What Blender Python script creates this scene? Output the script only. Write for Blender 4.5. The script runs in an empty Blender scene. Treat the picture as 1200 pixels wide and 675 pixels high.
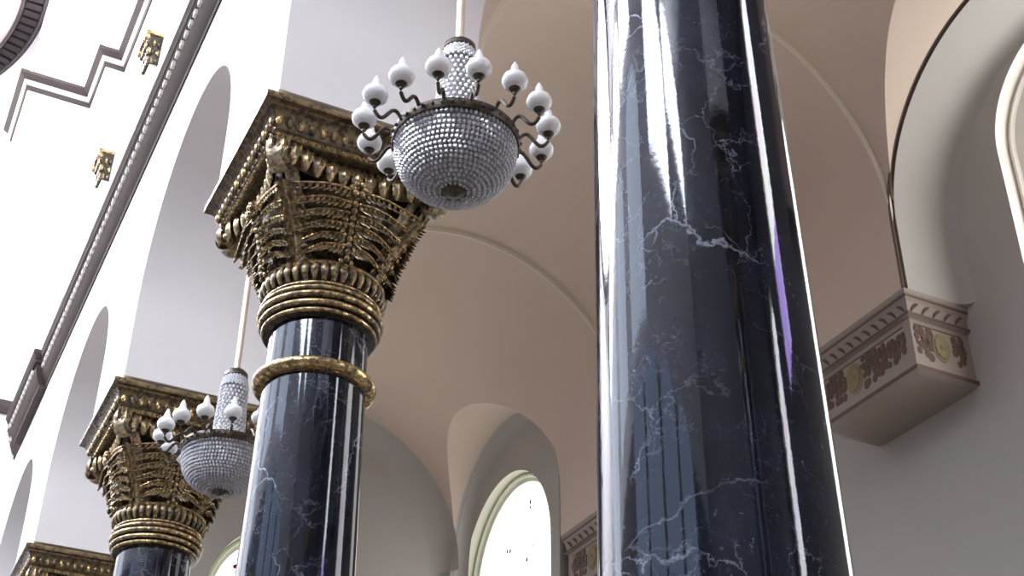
import bpy, math, random
from mathutils import Vector, Matrix
random.seed(7)
scene = bpy.context.scene
COL = scene.collection
PI = math.pi
sin, cos, sqrt = math.sin, math.cos, math.sqrt

# ------------------------------------------------------------------ helpers
class MB:
    """collects verts / faces of one mesh; g = per-vertex gilding pattern"""
    def __init__(s):
        s.v = []; s.f = []; s.g = []; s.m = []
    def vert(s, p, g=1.0):
        s.v.append(tuple(p)); s.g.append(g); return len(s.v) - 1
    def face(s, ids, mi=0):
        s.f.append(tuple(ids)); s.m.append(mi)
    def quad(s, a, b, c, d, mi=0):
        i = [s.vert(p) for p in (a, b, c, d)]; s.face(i, mi)
    def grid(s, rows, mi=0, close=False, gild=None):
        n = len(rows[0]); base = len(s.v)
        for i, r in enumerate(rows):
            for j, p in enumerate(r):
                s.vert(p, gild[i][j] if gild else 1.0)
        for i in range(len(rows) - 1):
            for j in range(n if close else n - 1):
                k = (j + 1) % n
                s.face((base+i*n+j, base+i*n+k, base+(i+1)*n+k, base+(i+1)*n+j), mi)
    def box(s, x0, x1, y0, y1, z0, z1, mi=0):
        b = len(s.v)
        for z in (z0, z1):
            for x, y in ((x0, y0), (x1, y0), (x1, y1), (x0, y1)):
                s.vert((x, y, z))
        for q in ((0,3,2,1), (4,5,6,7), (0,1,5,4), (1,2,6,5), (2,3,7,6), (3,0,4,7)):
            s.face([b+i for i in q], mi)
    def lathe(s, prof, n=48, c=(0, 0), mi=0, gild=None):
        rows = [[(c[0]+r*cos(2*PI*k/n), c[1]+r*sin(2*PI*k/n), z) for k in range(n)] for r, z in prof]
        s.grid(rows, mi, True, [[gild[i]]*n for i in range(len(prof))] if gild else None)
    def torus_ring(s, R, z, r, n=64, m=12, c=(0, 0), mi=0):
        s.lathe([(R + r*cos(2*PI*k/m), z + r*sin(2*PI*k/m)) for k in range(m+1)], n, c, mi)
    def tube(s, pts, r, n=8, mi=0, closed_ends=True):
        pts = [Vector(p) for p in pts]
        rows = []
        up = Vector((0.013, 0.021, 1))
        for i, p in enumerate(pts):
            t = (pts[min(i+1, len(pts)-1)] - pts[max(i-1, 0)]).normalized()
            a = t.cross(up)
            if a.length < 0.08: a = t.cross(Vector((1, 0.1, 0)))
            a.normalize(); b = t.cross(a)
            rr = r[i] if isinstance(r, (list, tuple)) else r
            rows.append([p + a*rr*cos(2*PI*k/n) + b*rr*sin(2*PI*k/n) for k in range(n)])
        b0 = len(s.v)
        s.grid(rows, mi, True)
        if closed_ends:
            s.face([b0+k for k in range(n)][::-1], mi)
            e = b0 + (len(rows)-1)*n
            s.face([e+k for k in range(n)], mi)
    def ball(s, c, rx, ry=None, rz=None, n=8, m=5, mi=0, g=1.0):
        ry = ry or rx; rz = rz or rx
        b = len(s.v)
        s.vert((c[0], c[1], c[2]-rz), g)
        for i in range(1, m):
            a = -PI/2 + PI*i/m
            for k in range(n):
                s.vert((c[0]+rx*cos(a)*cos(2*PI*k/n), c[1]+ry*cos(a)*sin(2*PI*k/n), c[2]+rz*sin(a)), g)
        t = s.vert((c[0], c[1], c[2]+rz), g)
        for k in range(n):
            s.face((b, b+1+(k+1) % n, b+1+k), mi)
            s.face((t, b+1+(m-2)*n+k, b+1+(m-2)*n+(k+1) % n), mi)
        for i in range(m-2):
            for k in range(n):
                q = b+1+i*n
                s.face((q+k, q+(k+1) % n, q+n+(k+1) % n, q+n+k), mi)
    def build(s, name, mats, parent=None, smooth=True, angle=40, loc=None):
        me = bpy.data.meshes.new(name)
        me.from_pydata(s.v, [], s.f)
        if not isinstance(mats, (list, tuple)): mats = [mats]
        for m in mats: me.materials.append(m)
        me.polygons.foreach_set('material_index', s.m)
        at = me.attributes.new('gild', 'FLOAT', 'POINT')
        at.data.foreach_set('value', s.g)
        me.polygons.foreach_set('use_smooth', [smooth]*len(s.f))
        me.update()
        if smooth:
            me.set_sharp_from_angle(angle=math.radians(angle))
        o = bpy.data.objects.new(name, me)
        COL.objects.link(o)
        if parent: o.parent = parent
        if loc: o.location = loc
        return o

def rot_z(pts, a):
    c, s_ = cos(a), sin(a)
    return [(x*c - y*s_, x*s_ + y*c, z) for x, y, z in pts]

def struct(o, label=None):
    o['kind'] = 'structure'
    if label: o['label'] = label
    return o

def tag(o, label, cat, group=None):
    o['label'] = label; o['category'] = cat
    if group: o['group'] = group
    return o

def empty(name, loc, label, cat, group=None):
    o = bpy.data.objects.new(name, None); COL.objects.link(o)
    o.empty_display_size = 0.2
    o.location = loc
    return tag(o, label, cat, group)

def copy_tree(o, parent=None):
    c = o.copy(); COL.objects.link(c)
    if parent: c.parent = parent
    for ch in list(o.children): copy_tree(ch, c)
    return c

# ------------------------------------------------------------------ materials
def new_mat(name):
    m = bpy.data.materials.new(name); m.use_nodes = True
    nt = m.node_tree
    return m, nt, nt.nodes['Principled BSDF']

def paint(name, col, rough=0.75, var=0.05, bump=0.06):
    m, nt, b = new_mat(name)
    tc = nt.nodes.new('ShaderNodeTexCoord')
    n1 = nt.nodes.new('ShaderNodeTexNoise'); n1.inputs['Scale'].default_value = 1.3; n1.inputs['Detail'].default_value = 5
    nt.links.new(tc.outputs['Object'], n1.inputs['Vector'])
    mx = nt.nodes.new('ShaderNodeMix'); mx.data_type = 'RGBA'
    mx.inputs[6].default_value = (*[c*(1-var) for c in col], 1)
    mx.inputs[7].default_value = (*[min(1, c*(1+var)) for c in col], 1)
    nt.links.new(n1.outputs['Fac'], mx.inputs[0])
    nt.links.new(mx.outputs[2], b.inputs['Base Color'])
    b.inputs['Roughness'].default_value = rough
    n2 = nt.nodes.new('ShaderNodeTexNoise'); n2.inputs['Scale'].default_value = 40; n2.inputs['Detail'].default_value = 3
    nt.links.new(tc.outputs['Object'], n2.inputs['Vector'])
    bp = nt.nodes.new('ShaderNodeBump'); bp.inputs['Strength'].default_value = bump; bp.inputs['Distance'].default_value = 0.01
    nt.links.new(n2.outputs['Fac'], bp.inputs['Height']); nt.links.new(bp.outputs['Normal'], b.inputs['Normal'])
    return m

M = {}
M['nave'] = paint('white_plaster', (0.80, 0.78, 0.80))
M['vault'] = paint('cream_plaster', (0.62, 0.51, 0.43))
M['aisle'] = paint('stone_grey_plaster', (0.44, 0.42, 0.395))
M['fillet'] = paint('dark_line_paint', (0.15, 0.11, 0.095))
M['cream'] = paint('cream_moulding', (0.72, 0.66, 0.56))
M['taupe'] = paint('taupe_stone', (0.068, 0.055, 0.052), 0.95)
M['umber'] = paint('umber_stone', (0.036, 0.028, 0.030), 0.95)
for k_ in ('taupe', 'umber'): M[k_].node_tree.nodes['Principled BSDF'].inputs['Specular IOR Level'].default_value = 0.08
M['taupe_light'] = paint('pale_stone', (0.62, 0.58, 0.55), 0.6)
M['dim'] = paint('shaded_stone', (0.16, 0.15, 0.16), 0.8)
M['frame'] = paint('pale_green_white_paint', (0.74, 0.77, 0.62), 0.5)
M['frame_white'] = paint('cream_white_paint', (0.82, 0.79, 0.73), 0.5)
M['floor'] = paint('dark_floor_marble', (0.16, 0.14, 0.125), 0.3)

def black_marble():
    m, nt, b = new_mat('polished_black_marble')
    N = nt.nodes.new; L = nt.links.new
    tc = N('ShaderNodeTexCoord')
    # domain warp
    w = N('ShaderNodeTexNoise'); w.inputs['Scale'].default_value = 2.3; w.inputs['Detail'].default_value = 7; w.inputs['Roughness'].default_value = 0.62
    L(tc.outputs['Object'], w.inputs['Vector'])
    sub = N('ShaderNodeVectorMath'); sub.operation = 'SUBTRACT'; sub.inputs[1].default_value = (0.5, 0.5, 0.5)
    L(w.outputs['Color'], sub.inputs[0])
    sc = N('ShaderNodeVectorMath'); sc.operation = 'SCALE'; sc.inputs['Scale'].default_value = 0.55
    L(sub.outputs[0], sc.inputs[0])
    add = N('ShaderNodeVectorMath'); L(tc.outputs['Object'], add.inputs[0]); L(sc.outputs[0], add.inputs[1])
    def veins(scale, width, seed):
        mp = N('ShaderNodeMapping'); mp.inputs['Location'].default_value = (seed, seed*0.7, seed*1.3); mp.inputs['Scale'].default_value = (1, 1, 0.8)
        L(add.outputs[0], mp.inputs['Vector'])
        v = N('ShaderNodeTexVoronoi'); v.feature = 'DISTANCE_TO_EDGE'; v.inputs['Scale'].default_value = scale
        L(mp.outputs[0], v.inputs['Vector'])
        r = N('ShaderNodeMapRange'); r.inputs['From Min'].default_value = 0; r.inputs['From Max'].default_value = width
        r.inputs['To Min'].default_value = 1; r.inputs['To Max'].default_value = 0
        L(v.outputs['Distance'], r.inputs['Value'])
        n = N('ShaderNodeTexNoise'); n.inputs['Scale'].default_value = 2.2; n.inputs['Detail'].default_value = 3
        L(mp.outputs[0], n.inputs['Vector'])
        r2 = N('ShaderNodeMapRange'); r2.inputs['From Min'].default_value = 0.49; r2.inputs['From Max'].default_value = 0.72
        L(n.outputs['Fac'], r2.inputs['Value'])
        mu = N('ShaderNodeMath'); mu.operation = 'MULTIPLY'; L(r.outputs[0], mu.inputs[0]); L(r2.outputs[0], mu.inputs[1])
        return mu.outputs[0]
    a = veins(1.4, 0.012, 1.7); c = veins(5.5, 0.020, 5.2)
    half = N('ShaderNodeMath'); half.operation = 'MULTIPLY'; half.inputs[1].default_value = 0.55; L(c, half.inputs[0])
    vs = N('ShaderNodeMath'); vs.operation = 'ADD'; vs.use_clamp = True; L(a, vs.inputs[0]); L(half.outputs[0], vs.inputs[1])
    # pale flecks
    fl = N('ShaderNodeTexNoise'); fl.inputs['Scale'].default_value = 46; fl.inputs['Detail'].default_value = 4; fl.inputs['Roughness'].default_value = 0.7
    mpz = N('ShaderNodeMapping'); mpz.inputs['Scale'].default_value = (1, 1, 0.5); L(add.outputs[0], mpz.inputs['Vector']); L(mpz.outputs[0], fl.inputs['Vector'])
    fr = N('ShaderNodeMapRange'); fr.inputs['From Min'].default_value = 0.60; fr.inputs['From Max'].default_value = 0.74; L(fl.outputs['Fac'], fr.inputs['Value'])
    cloud = N('ShaderNodeTexNoise'); cloud.inputs['Scale'].default_value = 3.1; cloud.inputs['Detail'].default_value = 6; L(add.outputs[0], cloud.inputs['Vector'])
    cr = N('ShaderNodeMapRange'); cr.inputs['From Min'].default_value = 0.42; cr.inputs['From Max'].default_value = 0.68; L(cloud.outputs['Fac'], cr.inputs['Value'])
    fm = N('ShaderNodeMath'); fm.operation = 'MULTIPLY'; L(fr.outputs[0], fm.inputs[0]); L(cr.outputs[0], fm.inputs[1])
    fh = N('ShaderNodeMath'); fh.operation = 'MULTIPLY'; fh.inputs[1].default_value = 0.5; L(fm.outputs[0], fh.inputs[0])
    tot = N('ShaderNodeMath'); tot.operation = 'ADD'; tot.use_clamp = True; L(vs.outputs[0], tot.inputs[0]); L(fh.outputs[0], tot.inputs[1])
    basemix = N('ShaderNodeMix'); basemix.data_type = 'RGBA'
    basemix.inputs[6].default_value = (0.005, 0.006, 0.010, 1); basemix.inputs[7].default_value = (0.011, 0.015, 0.030, 1)
    L(cr.outputs[0], basemix.inputs[0])
    mx = N('ShaderNodeMix'); mx.data_type = 'RGBA'; mx.inputs[7].default_value = (0.42, 0.45, 0.56, 1)
    L(tot.outputs[0], mx.inputs[0]); L(basemix.outputs[2], mx.inputs[6])
    L(mx.outputs[2], b.inputs['Base Color'])
    b.inputs['Roughness'].default_value = 0.055
    b.inputs['IOR'].default_value = 1.62
    b.inputs['Specular Tint'].default_value = (0.86, 0.90, 1.0, 1)
    # faint polishing waviness
    bn = N('ShaderNodeTexNoise'); bn.inputs['Scale'].default_value = 30; bn.inputs['Detail'].default_value = 5
    L(tc.outputs['Object'], bn.inputs['Vector'])
    bp = N('ShaderNodeBump'); bp.inputs['Strength'].default_value = 0.05; bp.inputs['Distance'].default_value = 0.004
    L(bn.outputs['Fac'], bp.inputs['Height']); L(bp.outputs['Normal'], b.inputs['Normal'])
    return m
M['marble'] = black_marble()

def gilded(name, gold=(0.72, 0.52, 0.25), dark=(0.030, 0.020, 0.014), metal=1.0, rough=0.26):
    m, nt, b = new_mat(name)
    N = nt.nodes.new; L = nt.links.new
    at = N('ShaderNodeAttribute'); at.attribute_name = 'gild'  # share of gold; low values paint recess shade into the gilding
    tc = N('ShaderNodeTexCoord')
    n = N('ShaderNodeTexNoise'); n.inputs['Scale'].default_value = 28; n.inputs['Detail'].default_value = 4
    L(tc.outputs['Object'], n.inputs['Vector'])
    r = N('ShaderNodeMapRange'); r.inputs['From Min'].default_value = 0.40; r.inputs['From Max'].default_value = 0.60
    r.inputs['To Min'].default_value = 0.12
    L(n.outputs['Fac'], r.inputs['Value'])
    mu = N('ShaderNodeMath'); mu.operation = 'MULTIPLY'; mu.use_clamp = True
    L(at.outputs['Fac'], mu.inputs[0]); L(r.outputs[0], mu.inputs[1])
    mx = N('ShaderNodeMix'); mx.data_type = 'RGBA'
    mx.inputs[6].default_value = (*dark, 1); mx.inputs[7].default_value = (*gold, 1)
    L(mu.outputs[0], mx.inputs[0]); L(mx.outputs[2], b.inputs['Base Color'])
    mm = N('ShaderNodeMath'); mm.operation = 'MULTIPLY'; mm.inputs[1].default_value = metal; L(mu.outputs[0], mm.inputs[0])
    L(mm.outputs[0], b.inputs['Metallic'])
    b.inputs['Roughness'].default_value = rough
    return m
M['gold'] = gilded('parcel_gilt_bronze')
M['bronze'] = gilded('dark_bronze', (0.10, 0.075, 0.05), (0.02, 0.015, 0.012), 0.6, 0.4)
M['paleg'] = gilded('pale_gilt', (0.72, 0.60, 0.40), (0.10, 0.075, 0.055), 0.8, 0.3)

def crystal():
    m, nt, b = new_mat('cut_crystal')
    b.inputs['Base Color'].default_value = (0.80, 0.80, 0.85, 1)
    b.inputs['Roughness'].default_value = 0.08
    b.inputs['IOR'].default_value = 1.6
    b.inputs['Transmission Weight'].default_value = 0.35
    return m
M['crystal'] = crystal()
def simple(name, col, rough=0.4, metal=0.0, trans=0.0):
    m, nt, b = new_mat(name)
    b.inputs['Base Color'].default_value = (*col, 1); b.inputs['Roughness'].default_value = rough
    b.inputs['Metallic'].default_value = metal; b.inputs['Transmission Weight'].default_value = trans
    n = nt.nodes.new('ShaderNodeTexNoise'); n.inputs['Scale'].default_value = 60
    bp = nt.nodes.new('ShaderNodeBump'); bp.inputs['Strength'].default_value = 0.05
    nt.links.new(n.outputs['Fac'], bp.inputs['Height']); nt.links.new(bp.outputs['Normal'], b.inputs['Normal'])
    return m
M['bowlglass'] = simple('smoky_glass', (0.30, 0.30, 0.33), 0.25)
M['globe'] = simple('milk_glass', (0.88, 0.88, 0.90), 0.12)
M['rod'] = simple('pale_brass', (0.78, 0.66, 0.55), 0.35, 0.6)
M['paintbrown'] = paint('maroon_brown_paint', (0.11, 0.062, 0.045), 0.6, 0.2)
M['paintochre'] = paint('ochre_paint', (0.24, 0.19, 0.10), 0.6, 0.15)
M['corbel'] = paint('corbel_stone_paint', (0.30, 0.25, 0.215), 0.6)

def window_glow(name, col, strength, tint=0.0):
    """daylit pane: it gives off the daylight behind it"""
    m = bpy.data.materials.new(name); m.use_nodes = True
    nt = m.node_tree; nt.nodes.clear()
    N = nt.nodes.new; L = nt.links.new
    out = N('ShaderNodeOutputMaterial'); e = N('ShaderNodeEmission')
    e.inputs['Strength'].default_value = strength
    L(e.outputs[0], out.inputs['Surface'])
    if tint > 0:
        tc = N('ShaderNodeTexCoord')
        v = N('ShaderNodeTexVoronoi'); v.inputs['Scale'].default_value = 3.4
        L(tc.outputs['Object'], v.inputs['Vector'])
        hs = N('ShaderNodeHueSaturation'); hs.inputs['Saturation'].default_value = 1.0
        L(v.outputs['Color'], hs.inputs['Color'])
        mx = N('ShaderNodeMix'); mx.data_type = 'RGBA'; mx.inputs[0].default_value = tint
        mx.inputs[6].default_value = (*col, 1); L(hs.outputs[0], mx.inputs[7])
        L(mx.outputs[2], e.inputs['Color'])
    else:
        e.inputs['Color'].default_value = (*col, 1)
    return m
AISLE_GLOW = window_glow('daylit_aisle_glass', (1.0, 0.98, 0.94), 2.4, 0.10)
BACK_GLOW = window_glow('daylit_coloured_glass', (1.0, 0.98, 0.98), 16.0, 0.35)
NEAR_GLOW = window_glow('daylit_near_glass', (1.0, 0.97, 0.93), 6.8, 0.10)
VIOLET_GLOW = window_glow('daylit_violet_glass', (0.50, 0.38, 1.0), 10.0, 0.25)
NAVE_GLOW = window_glow('daylit_nave_glass', (0.78, 0.87, 1.0), 6.5)
FAR_GLOW = window_glow('daylit_transept_glass', (0.93, 0.96, 1.0), 58.0)  # glow of the added high panels that brighten the nave wall
SUN_GLOW = window_glow('sunlit_nave_glass', (0.92, 0.96, 1.0), 28.0)
DOME_GLOW = window_glow('daylit_dome_glass', (0.95, 0.97, 1.0), 100.0)

# ------------------------------------------------------------------ layout (metres, eye of the photographer at the origin)
FLOOR = -1.6
S = 4.5                         # bay length
CX, CY = 2.42, 7.86             # the second column
HC = 6.22                       # top of the capitals
X_NAVE, X_IN = 1.73, 3.20       # faces of the arcade wall
XC, XO, XW = 5.265, 7.25, 7.95  # vault axis, corbel face, outer wall
ZS = 6.97                       # springing line
RB, RT = 2.05, 2.0              # barrel / transverse arch radius
PH = 0.68                       # half width of transverse arches
RL = S/2 - PH                   # lunette radius
RA = S/2 - 0.77                 # nave arch radius
Y_BACK, Y_END = -6.1, 16.6
BAYS = [CY + S*(k+0.5) for k in (-3, -2, -1, 0, 1)]
BAYS[1] = -0.9; BAYS[0] = -4.3      # bays behind the camera
BAYS[4] += 0.25
COLS = [CY + S*k for k in (-2, -1, 0, 1, 2)]

# ---- arcade wall with its round arches
def arcade_wall():
    mb = MB()
    ztop = 10.0
    centres = [CY + S*(k+0.5) for k in (-3, -2, -1, 0, 1, 2)]
    n = 40
    for yc in centres:
        arc = [(yc - RA*cos(PI*i/n), ZS + RA*sin(PI*i/n)) for i in range(n+1)]
        path = [(yc-RA, HC)] + arc + [(yc+RA, HC)]
        for X in (X_NAVE, X_IN):
            mb.grid([[(X, y, z) for y, z in arc], [(X, y, ztop) for y, z in arc]])
        mb.grid([[(X_NAVE, y, z) for y, z in path], [(X_IN, y, z) for y, z in path]])
    ys = [centres[0]-S/2] + [c+S/2 for c in centres]
    for i, y in enumerate(ys):
        y0 = y-0.77 if i else y; y1 = y+0.77 if i < len(ys)-1 else y+1.2
        for X in (X_NAVE, X_IN):
            mb.quad((X, y0, HC), (X, y1, HC), (X, y1, ztop), (X, y0, ztop))
        mb.quad((X_NAVE, y0, HC), (X_NAVE, y1, HC), (X_IN, y1, HC), (X_IN, y0, HC))
    mb.quad((X_NAVE, ys[0], ztop), (X_IN, ys[0], ztop), (X_IN, ys[-1]+1.2, ztop), (X_NAVE, ys[-1]+1.2, ztop))
    o = mb.build('wall_nave', M['nave'], smooth=True, angle=25)
    return struct(o, 'white arcade wall with round arches above the black columns')
arcade_wall()

# ---- aisle vault bays: barrel cut by lunettes (window side) and by the nave arches
def vault_bay(yc):
    mb = MB()
    n, m = 60, 48
    ys = [-RL*cos(PI*i/n) for i in range(n+1)]
    main = []; outer = []; inner = []
    for d in ys:
        h = sqrt(max(0.0, RL*RL - d*d))
        th = math.asin(min(1, h/RB))
        main.append([(XC + RB*cos(th+(PI-2*th)*j/m), yc+d, ZS + RB*sin(th+(PI-2*th)*j/m)) for j in range(m+1)])
        xg = XC + RB*cos(th)
        outer.append([(xg + (max(XO, xg)-xg)*j/10, yc+d, ZS+h) for j in range(11)])
        xg2 = XC - RB*cos(th)
        inner.append([(xg2 + (X_IN-xg2)*j/10, yc+d, ZS+h) for j in range(11)])
    mb.grid(main); mb.grid(outer); mb.grid(inner)
    # inner legs of the barrel down to the capitals
    o = mb.build('ceiling', M['vault'], angle=28)
    return struct(o, 'cream groin vault over one bay of the side aisle')
for yc in BAYS[2:]: vault_bay(yc)
mb = MB()
YF = CY-S-PH
mb.quad((X_IN, Y_BACK, 11.6), (X_IN, YF, 11.6), (XW, YF, 11.6), (XW, Y_BACK, 11.6))
mb.quad((X_IN, Y_BACK, 9.9), (X_IN, YF, 9.9), (X_IN, YF, 11.6), (X_IN, Y_BACK, 11.6))
arc = [(XC-RT*cos(PI*i/40), ZS+RT*sin(PI*i/40)) for i in range(41)]
mb.grid([[(x, YF, z) for x, z in arc], [(x, YF, 11.6) for x, z in arc]])
mb.quad((XC+RT, YF, 6.3), (XW, YF, 6.3), (XW, YF, 11.6), (XC+RT, YF, 11.6))
struct(mb.build('ceiling', M['dim'], smooth=False), 'flat ceiling of the entrance bay behind the camera')

# ---- recess of each lunette between the groove and the window wall
def recess(yc, xw, idx, gr=0.03, zb=6.30):
    mb = MB()
    n = 48
    rows = []
    prof = [(XO, 0.0), (XO+0.004, -gr), (XO+0.045, -gr), (XO+0.05, 0.0)]
    cove = min(0.16, xw-XO-0.06)
    x1 = xw - cove
    prof += [(x1*0.5+(XO+0.055)*0.5, 0.0)] + [(x1 + cove*sin(PI/2*i/8), cove*0.75*(1-cos(PI/2*i/8))) for i in range(9)]
    for x, dr in prof:
        r = RL - dr
        row = [(x, yc - r, zb), (x, yc - r, ZS-0.3)] + [(x, yc - r*cos(PI*i/n), ZS + r*sin(PI*i/n)) for i in range(n+1)] + [(x, yc + r, ZS-0.3), (x, yc + r, zb)]
        rows.append(row)
    b0 = len(mb.v)
    mb.grid(rows)
    w = len(rows[0])
    for k in range(len(mb.f)):
        if gr > 0.01 and k // (w-1) in (0, 1, 2): mb.m[k] = 1
    for e in (0, w-1):      # closed underside of the cove
        for i in range(3, len(rows)-1):
            yy = yc - RL if e == 0 else yc + RL
            a, b = rows[i][e], rows[i+1][e]
            mb.quad(a, b, (b[0], yy, zb), (a[0], yy, zb))
    o = mb.build('trim_%d' % idx, [M['aisle'], M['fillet']], angle=35)
    return struct(o, 'arched window recess in the outer aisle wall')

# ---- transverse arches with the piers they spring from
def transverse(yc, idx, far=0.0):
    mb = MB()
    n = 48
    path = [(XC+RT, 6.31)] + [(XC + RT*cos(PI*i/n), ZS + RT*sin(PI*i/n)) for i in range(n+1)] + [(XC-RT, HC)]
    path2 = [(XC+RT, 6.31)] + [(XC + (RT+0.08*min(1, i/4))*cos(PI*i/n), ZS + (RT+0.08*min(1, i/4))*sin(PI*i/n)) for i in range(n+1)] + [(XC-RT-0.08, HC)]
    y0, y1 = yc-PH, yc+PH+far
    f = 0.022
    mb.grid([[(x, y0+f, z) for x, z in path], [(x, y1-f, z) for x, z in path]])
    for a, s_, mi_ in ((y0, 1, 1), (y1, -1, 0)):        # little cream fillet along the edge
        mb.grid([[(x, a+s_*f, z) for x, z in path], [(x, a, z) for x, z in path], [(x, a, z) for x, z in path2]], mi_)
    o = mb.build('trim_%d' % idx, [M['vault'], M['cream']], angle=30)
    return struct(o, 'wide transverse arch across the aisle between two vault bays')
for i, yc in enumerate(COLS[:-1]):
    if i == 0: continue
    transverse(yc, 10+i, 0.25 if i == 3 else 0.0)

# ---- outer aisle wall with arched window openings
WINS = [  # yc bay, wall x, window centre, half width, springing, sill
    (BAYS[0], XW, BAYS[0]-0.03, 0.86, 7.55, 3.2),
    (BAYS[1], XW, BAYS[1]-0.03, 0.86, 10.3, 6.1),
    (BAYS[2], XW, BAYS[2]-0.03, 0.92, 7.52, 3.2),
    (BAYS[3], XW, BAYS[3]-0.03, 0.86, 7.55, 3.2),
    (BAYS[4], XO+0.22, BAYS[4]+0.35, 1.30, 6.62, 3.2),
]
def wall_with_arch_hole(mb, P, a0, a1, z0, z1, ac, hw, zsp, sill, reveal, reveal_mi=0):
    """P(a, z, depth) maps wall coordinates to space"""
    n = 40
    arc = [(ac - hw*cos(PI*i/n), zsp + hw*sin(PI*i/n)) for i in range(n+1)]
    q = lambda A0, A1, Z0, Z1: mb.quad(P(A0, Z0, 0), P(A1, Z0, 0), P(A1, Z1, 0), P(A0, Z1, 0))
    q(a0, ac-hw, z0, z1); q(ac+hw, a1, z0, z1)
    q(ac-hw, ac+hw, z0, sill)
    mb.grid([[P(a, z, 0) for a, z in arc], [P(a, z1, 0) for a, z in arc]])
    loop = [(ac-hw, sill)] + arc + [(ac+hw, sill), (ac-hw, sill)]
    mb.grid([[P(a, z, 0) for a, z in loop], [P(a, z, reveal) for a, z in loop]], reveal_mi)
def window(idx, P, ac, hw, zsp, sill, depth, glow, label, fr=0.09):
    """glazed arched window: moulded frame, lead bars, coloured quarries"""
    n = 40
    def outline(r):
        return [(ac-r, sill+(hw-r))] + [(ac - r*cos(PI*i/n), zsp + r*sin(PI*i/n)) for i in range(n+1)] + [(ac+r, sill+(hw-r))]
    mb = MB()
    o_ = outline(hw-fr)
    mid = [P(ac, z, depth) for a, z in o_]
    mb.grid([[P(a, z, depth) for a, z in o_], mid])
    g = mb.build('window_%d' % idx, glow, smooth=False)
    struct(g, label)
    fb = MB()
    prof = [(hw, -0.02), (hw-0.015, -0.06), (hw-0.05, -0.07), (hw-0.065, -0.03), (hw-fr-0.02, -0.01), (hw-fr-0.02, 0.03)]
    fb.grid([[P(a, z, depth+dd) for a, z in outline(r)] for r, dd in prof])
    fb.build('window_frame', M['frame_white'] if idx == 3 else M['frame'], g, angle=30)
    lb = MB()
    w = 0.003
    for a in (ac-hw*0.36, ac+hw*0.36):
        zt = zsp + sqrt(max(0, (hw-fr)**2-(a-ac)**2))
        lb.tube([P(a, sill, depth-0.015), P(a, zt, depth-0.015)], w, 6)
    z = sill+0.5
    while z < zsp+hw*0.6:
        hh = (hw-fr) if z < zsp else sqrt(max(0.01, (hw-fr)**2-(z-zsp)**2))
        lb.tube([P(ac-hh, z, depth-0.015), P(ac+hh, z, depth-0.015)], w, 6)
        z += 0.62
    lb.build('lead_bar', simple('pale_leading', (0.75, 0.75, 0.72), 0.5), g)
    rnd = random.Random(idx)
    for c_, nme in (((0.35, 0.03, 0.04), 'red'), ((0.03, 0.10, 0.06), 'green')):
        qb = MB()
        for _ in range(8):
            a = ac + rnd.uniform(-0.75, 0.75)*hw; zz = zsp + rnd.uniform(-1.1, 0.85)
            if zz > zsp and (a-ac)**2+(zz-zsp)**2 > (hw*0.8)**2: continue
            for k in range(2):
                r = rnd.uniform(0.012, 0.028)
                da, dz = rnd.uniform(-0.05, 0.05), rnd.uniform(-0.05, 0.05)
                pts = [P(a+da+r*cos(2*PI*j/6), zz+dz+r*1.3*sin(2*PI*j/6), depth-0.012) for j in range(6)]
                qb.face([qb.vert(p) for p in pts])
        qb.build('coloured_glass', simple(nme+'_glass', c_, 0.2), g, smooth=False)
    return g

edges = [Y_BACK, -2.6, YF] + [0.5*(BAYS[i]+BAYS[i+1]) for i in (2, 3)] + [Y_END]
mb = MB()
winlab = ['daylit arched window of the aisle bay behind the camera',
          'daylit arched window beside the front column, behind the camera',
          'bright arched window at the right edge of the picture',
          'daylit arched window hidden behind the big front column',
          'bright arched stained glass window with pale green frame below the far vault']
for i, (yc, xw, ac, hw, zsp, sill) in enumerate(WINS):
    P = lambda a, z, d, xw=xw: (xw+d, a, z)
    wall_with_arch_hole(mb, P, edges[i], edges[i+1], FLOOR, 11.6 if i < 2 else 8.75, ac, hw, zsp, sill, 0.26, 2 if i == 2 else 1)
    if xw < XW:   # this stretch of the wall stands further forward
        y = edges[i]
        mb.quad((xw, y, FLOOR), (XW, y, FLOOR), (XW, y, 9), (xw, y, 9))
    gw = window(i+1, P, ac, hw, zsp, sill, 0.2, (BACK_GLOW, BACK_GLOW, NEAR_GLOW, AISLE_GLOW, AISLE_GLOW)[i], winlab[i], 0.15 if i == 2 else 0.09)
    if i == 1:
        mq = MB()
        mq.quad(P(ac-hw+0.1, sill+0.1, 0.18), P(ac+hw-0.1, sill+0.1, 0.18), P(ac+hw-0.1, sill+1.5, 0.18), P(ac-hw+0.1, sill+1.5, 0.18))
        mq.build('violet_glass', VIOLET_GLOW, gw, smooth=False)
    if i > 1: recess(yc, xw, 20+i, 0.008 if i == 4 else 0.03, 3.0 if i == 4 else 6.30)
struct(mb.build('wall_right', [M['aisle'], M['frame'], M['frame_white']], smooth=True, angle=30), 'grey outer wall of the side aisle')

# ---- end wall of the aisle with its own window
mb = MB()
P = lambda a, z, d: (a, Y_END+d, z)
wall_with_arch_hole(mb, P, X_IN, XW, FLOOR, 9.3, 4.95, 1.0, 6.2, 2.5, 0.26, 1)
# plaster cove between vault and end wall
rows = []
for i in range(7):
    t = PI/2*i/6
    d = 0.30*(1-sin(t)); rr = RB - 0.30*(1-cos(t))
    rows.append([(XC+rr*cos(PI*j/40), Y_END-d-0.0, ZS+rr*sin(PI*j/40)) for j in range(41)])
mb.grid(rows)
struct(mb.build('wall_end', [M['aisle'], M['frame']], angle=30), 'plain grey wall closing the far end of the aisle')
window(6, P, 4.95, 1.0, 6.2, 2.5, 0.2, AISLE_GLOW, 'arched window seen between the second and third columns')

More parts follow.
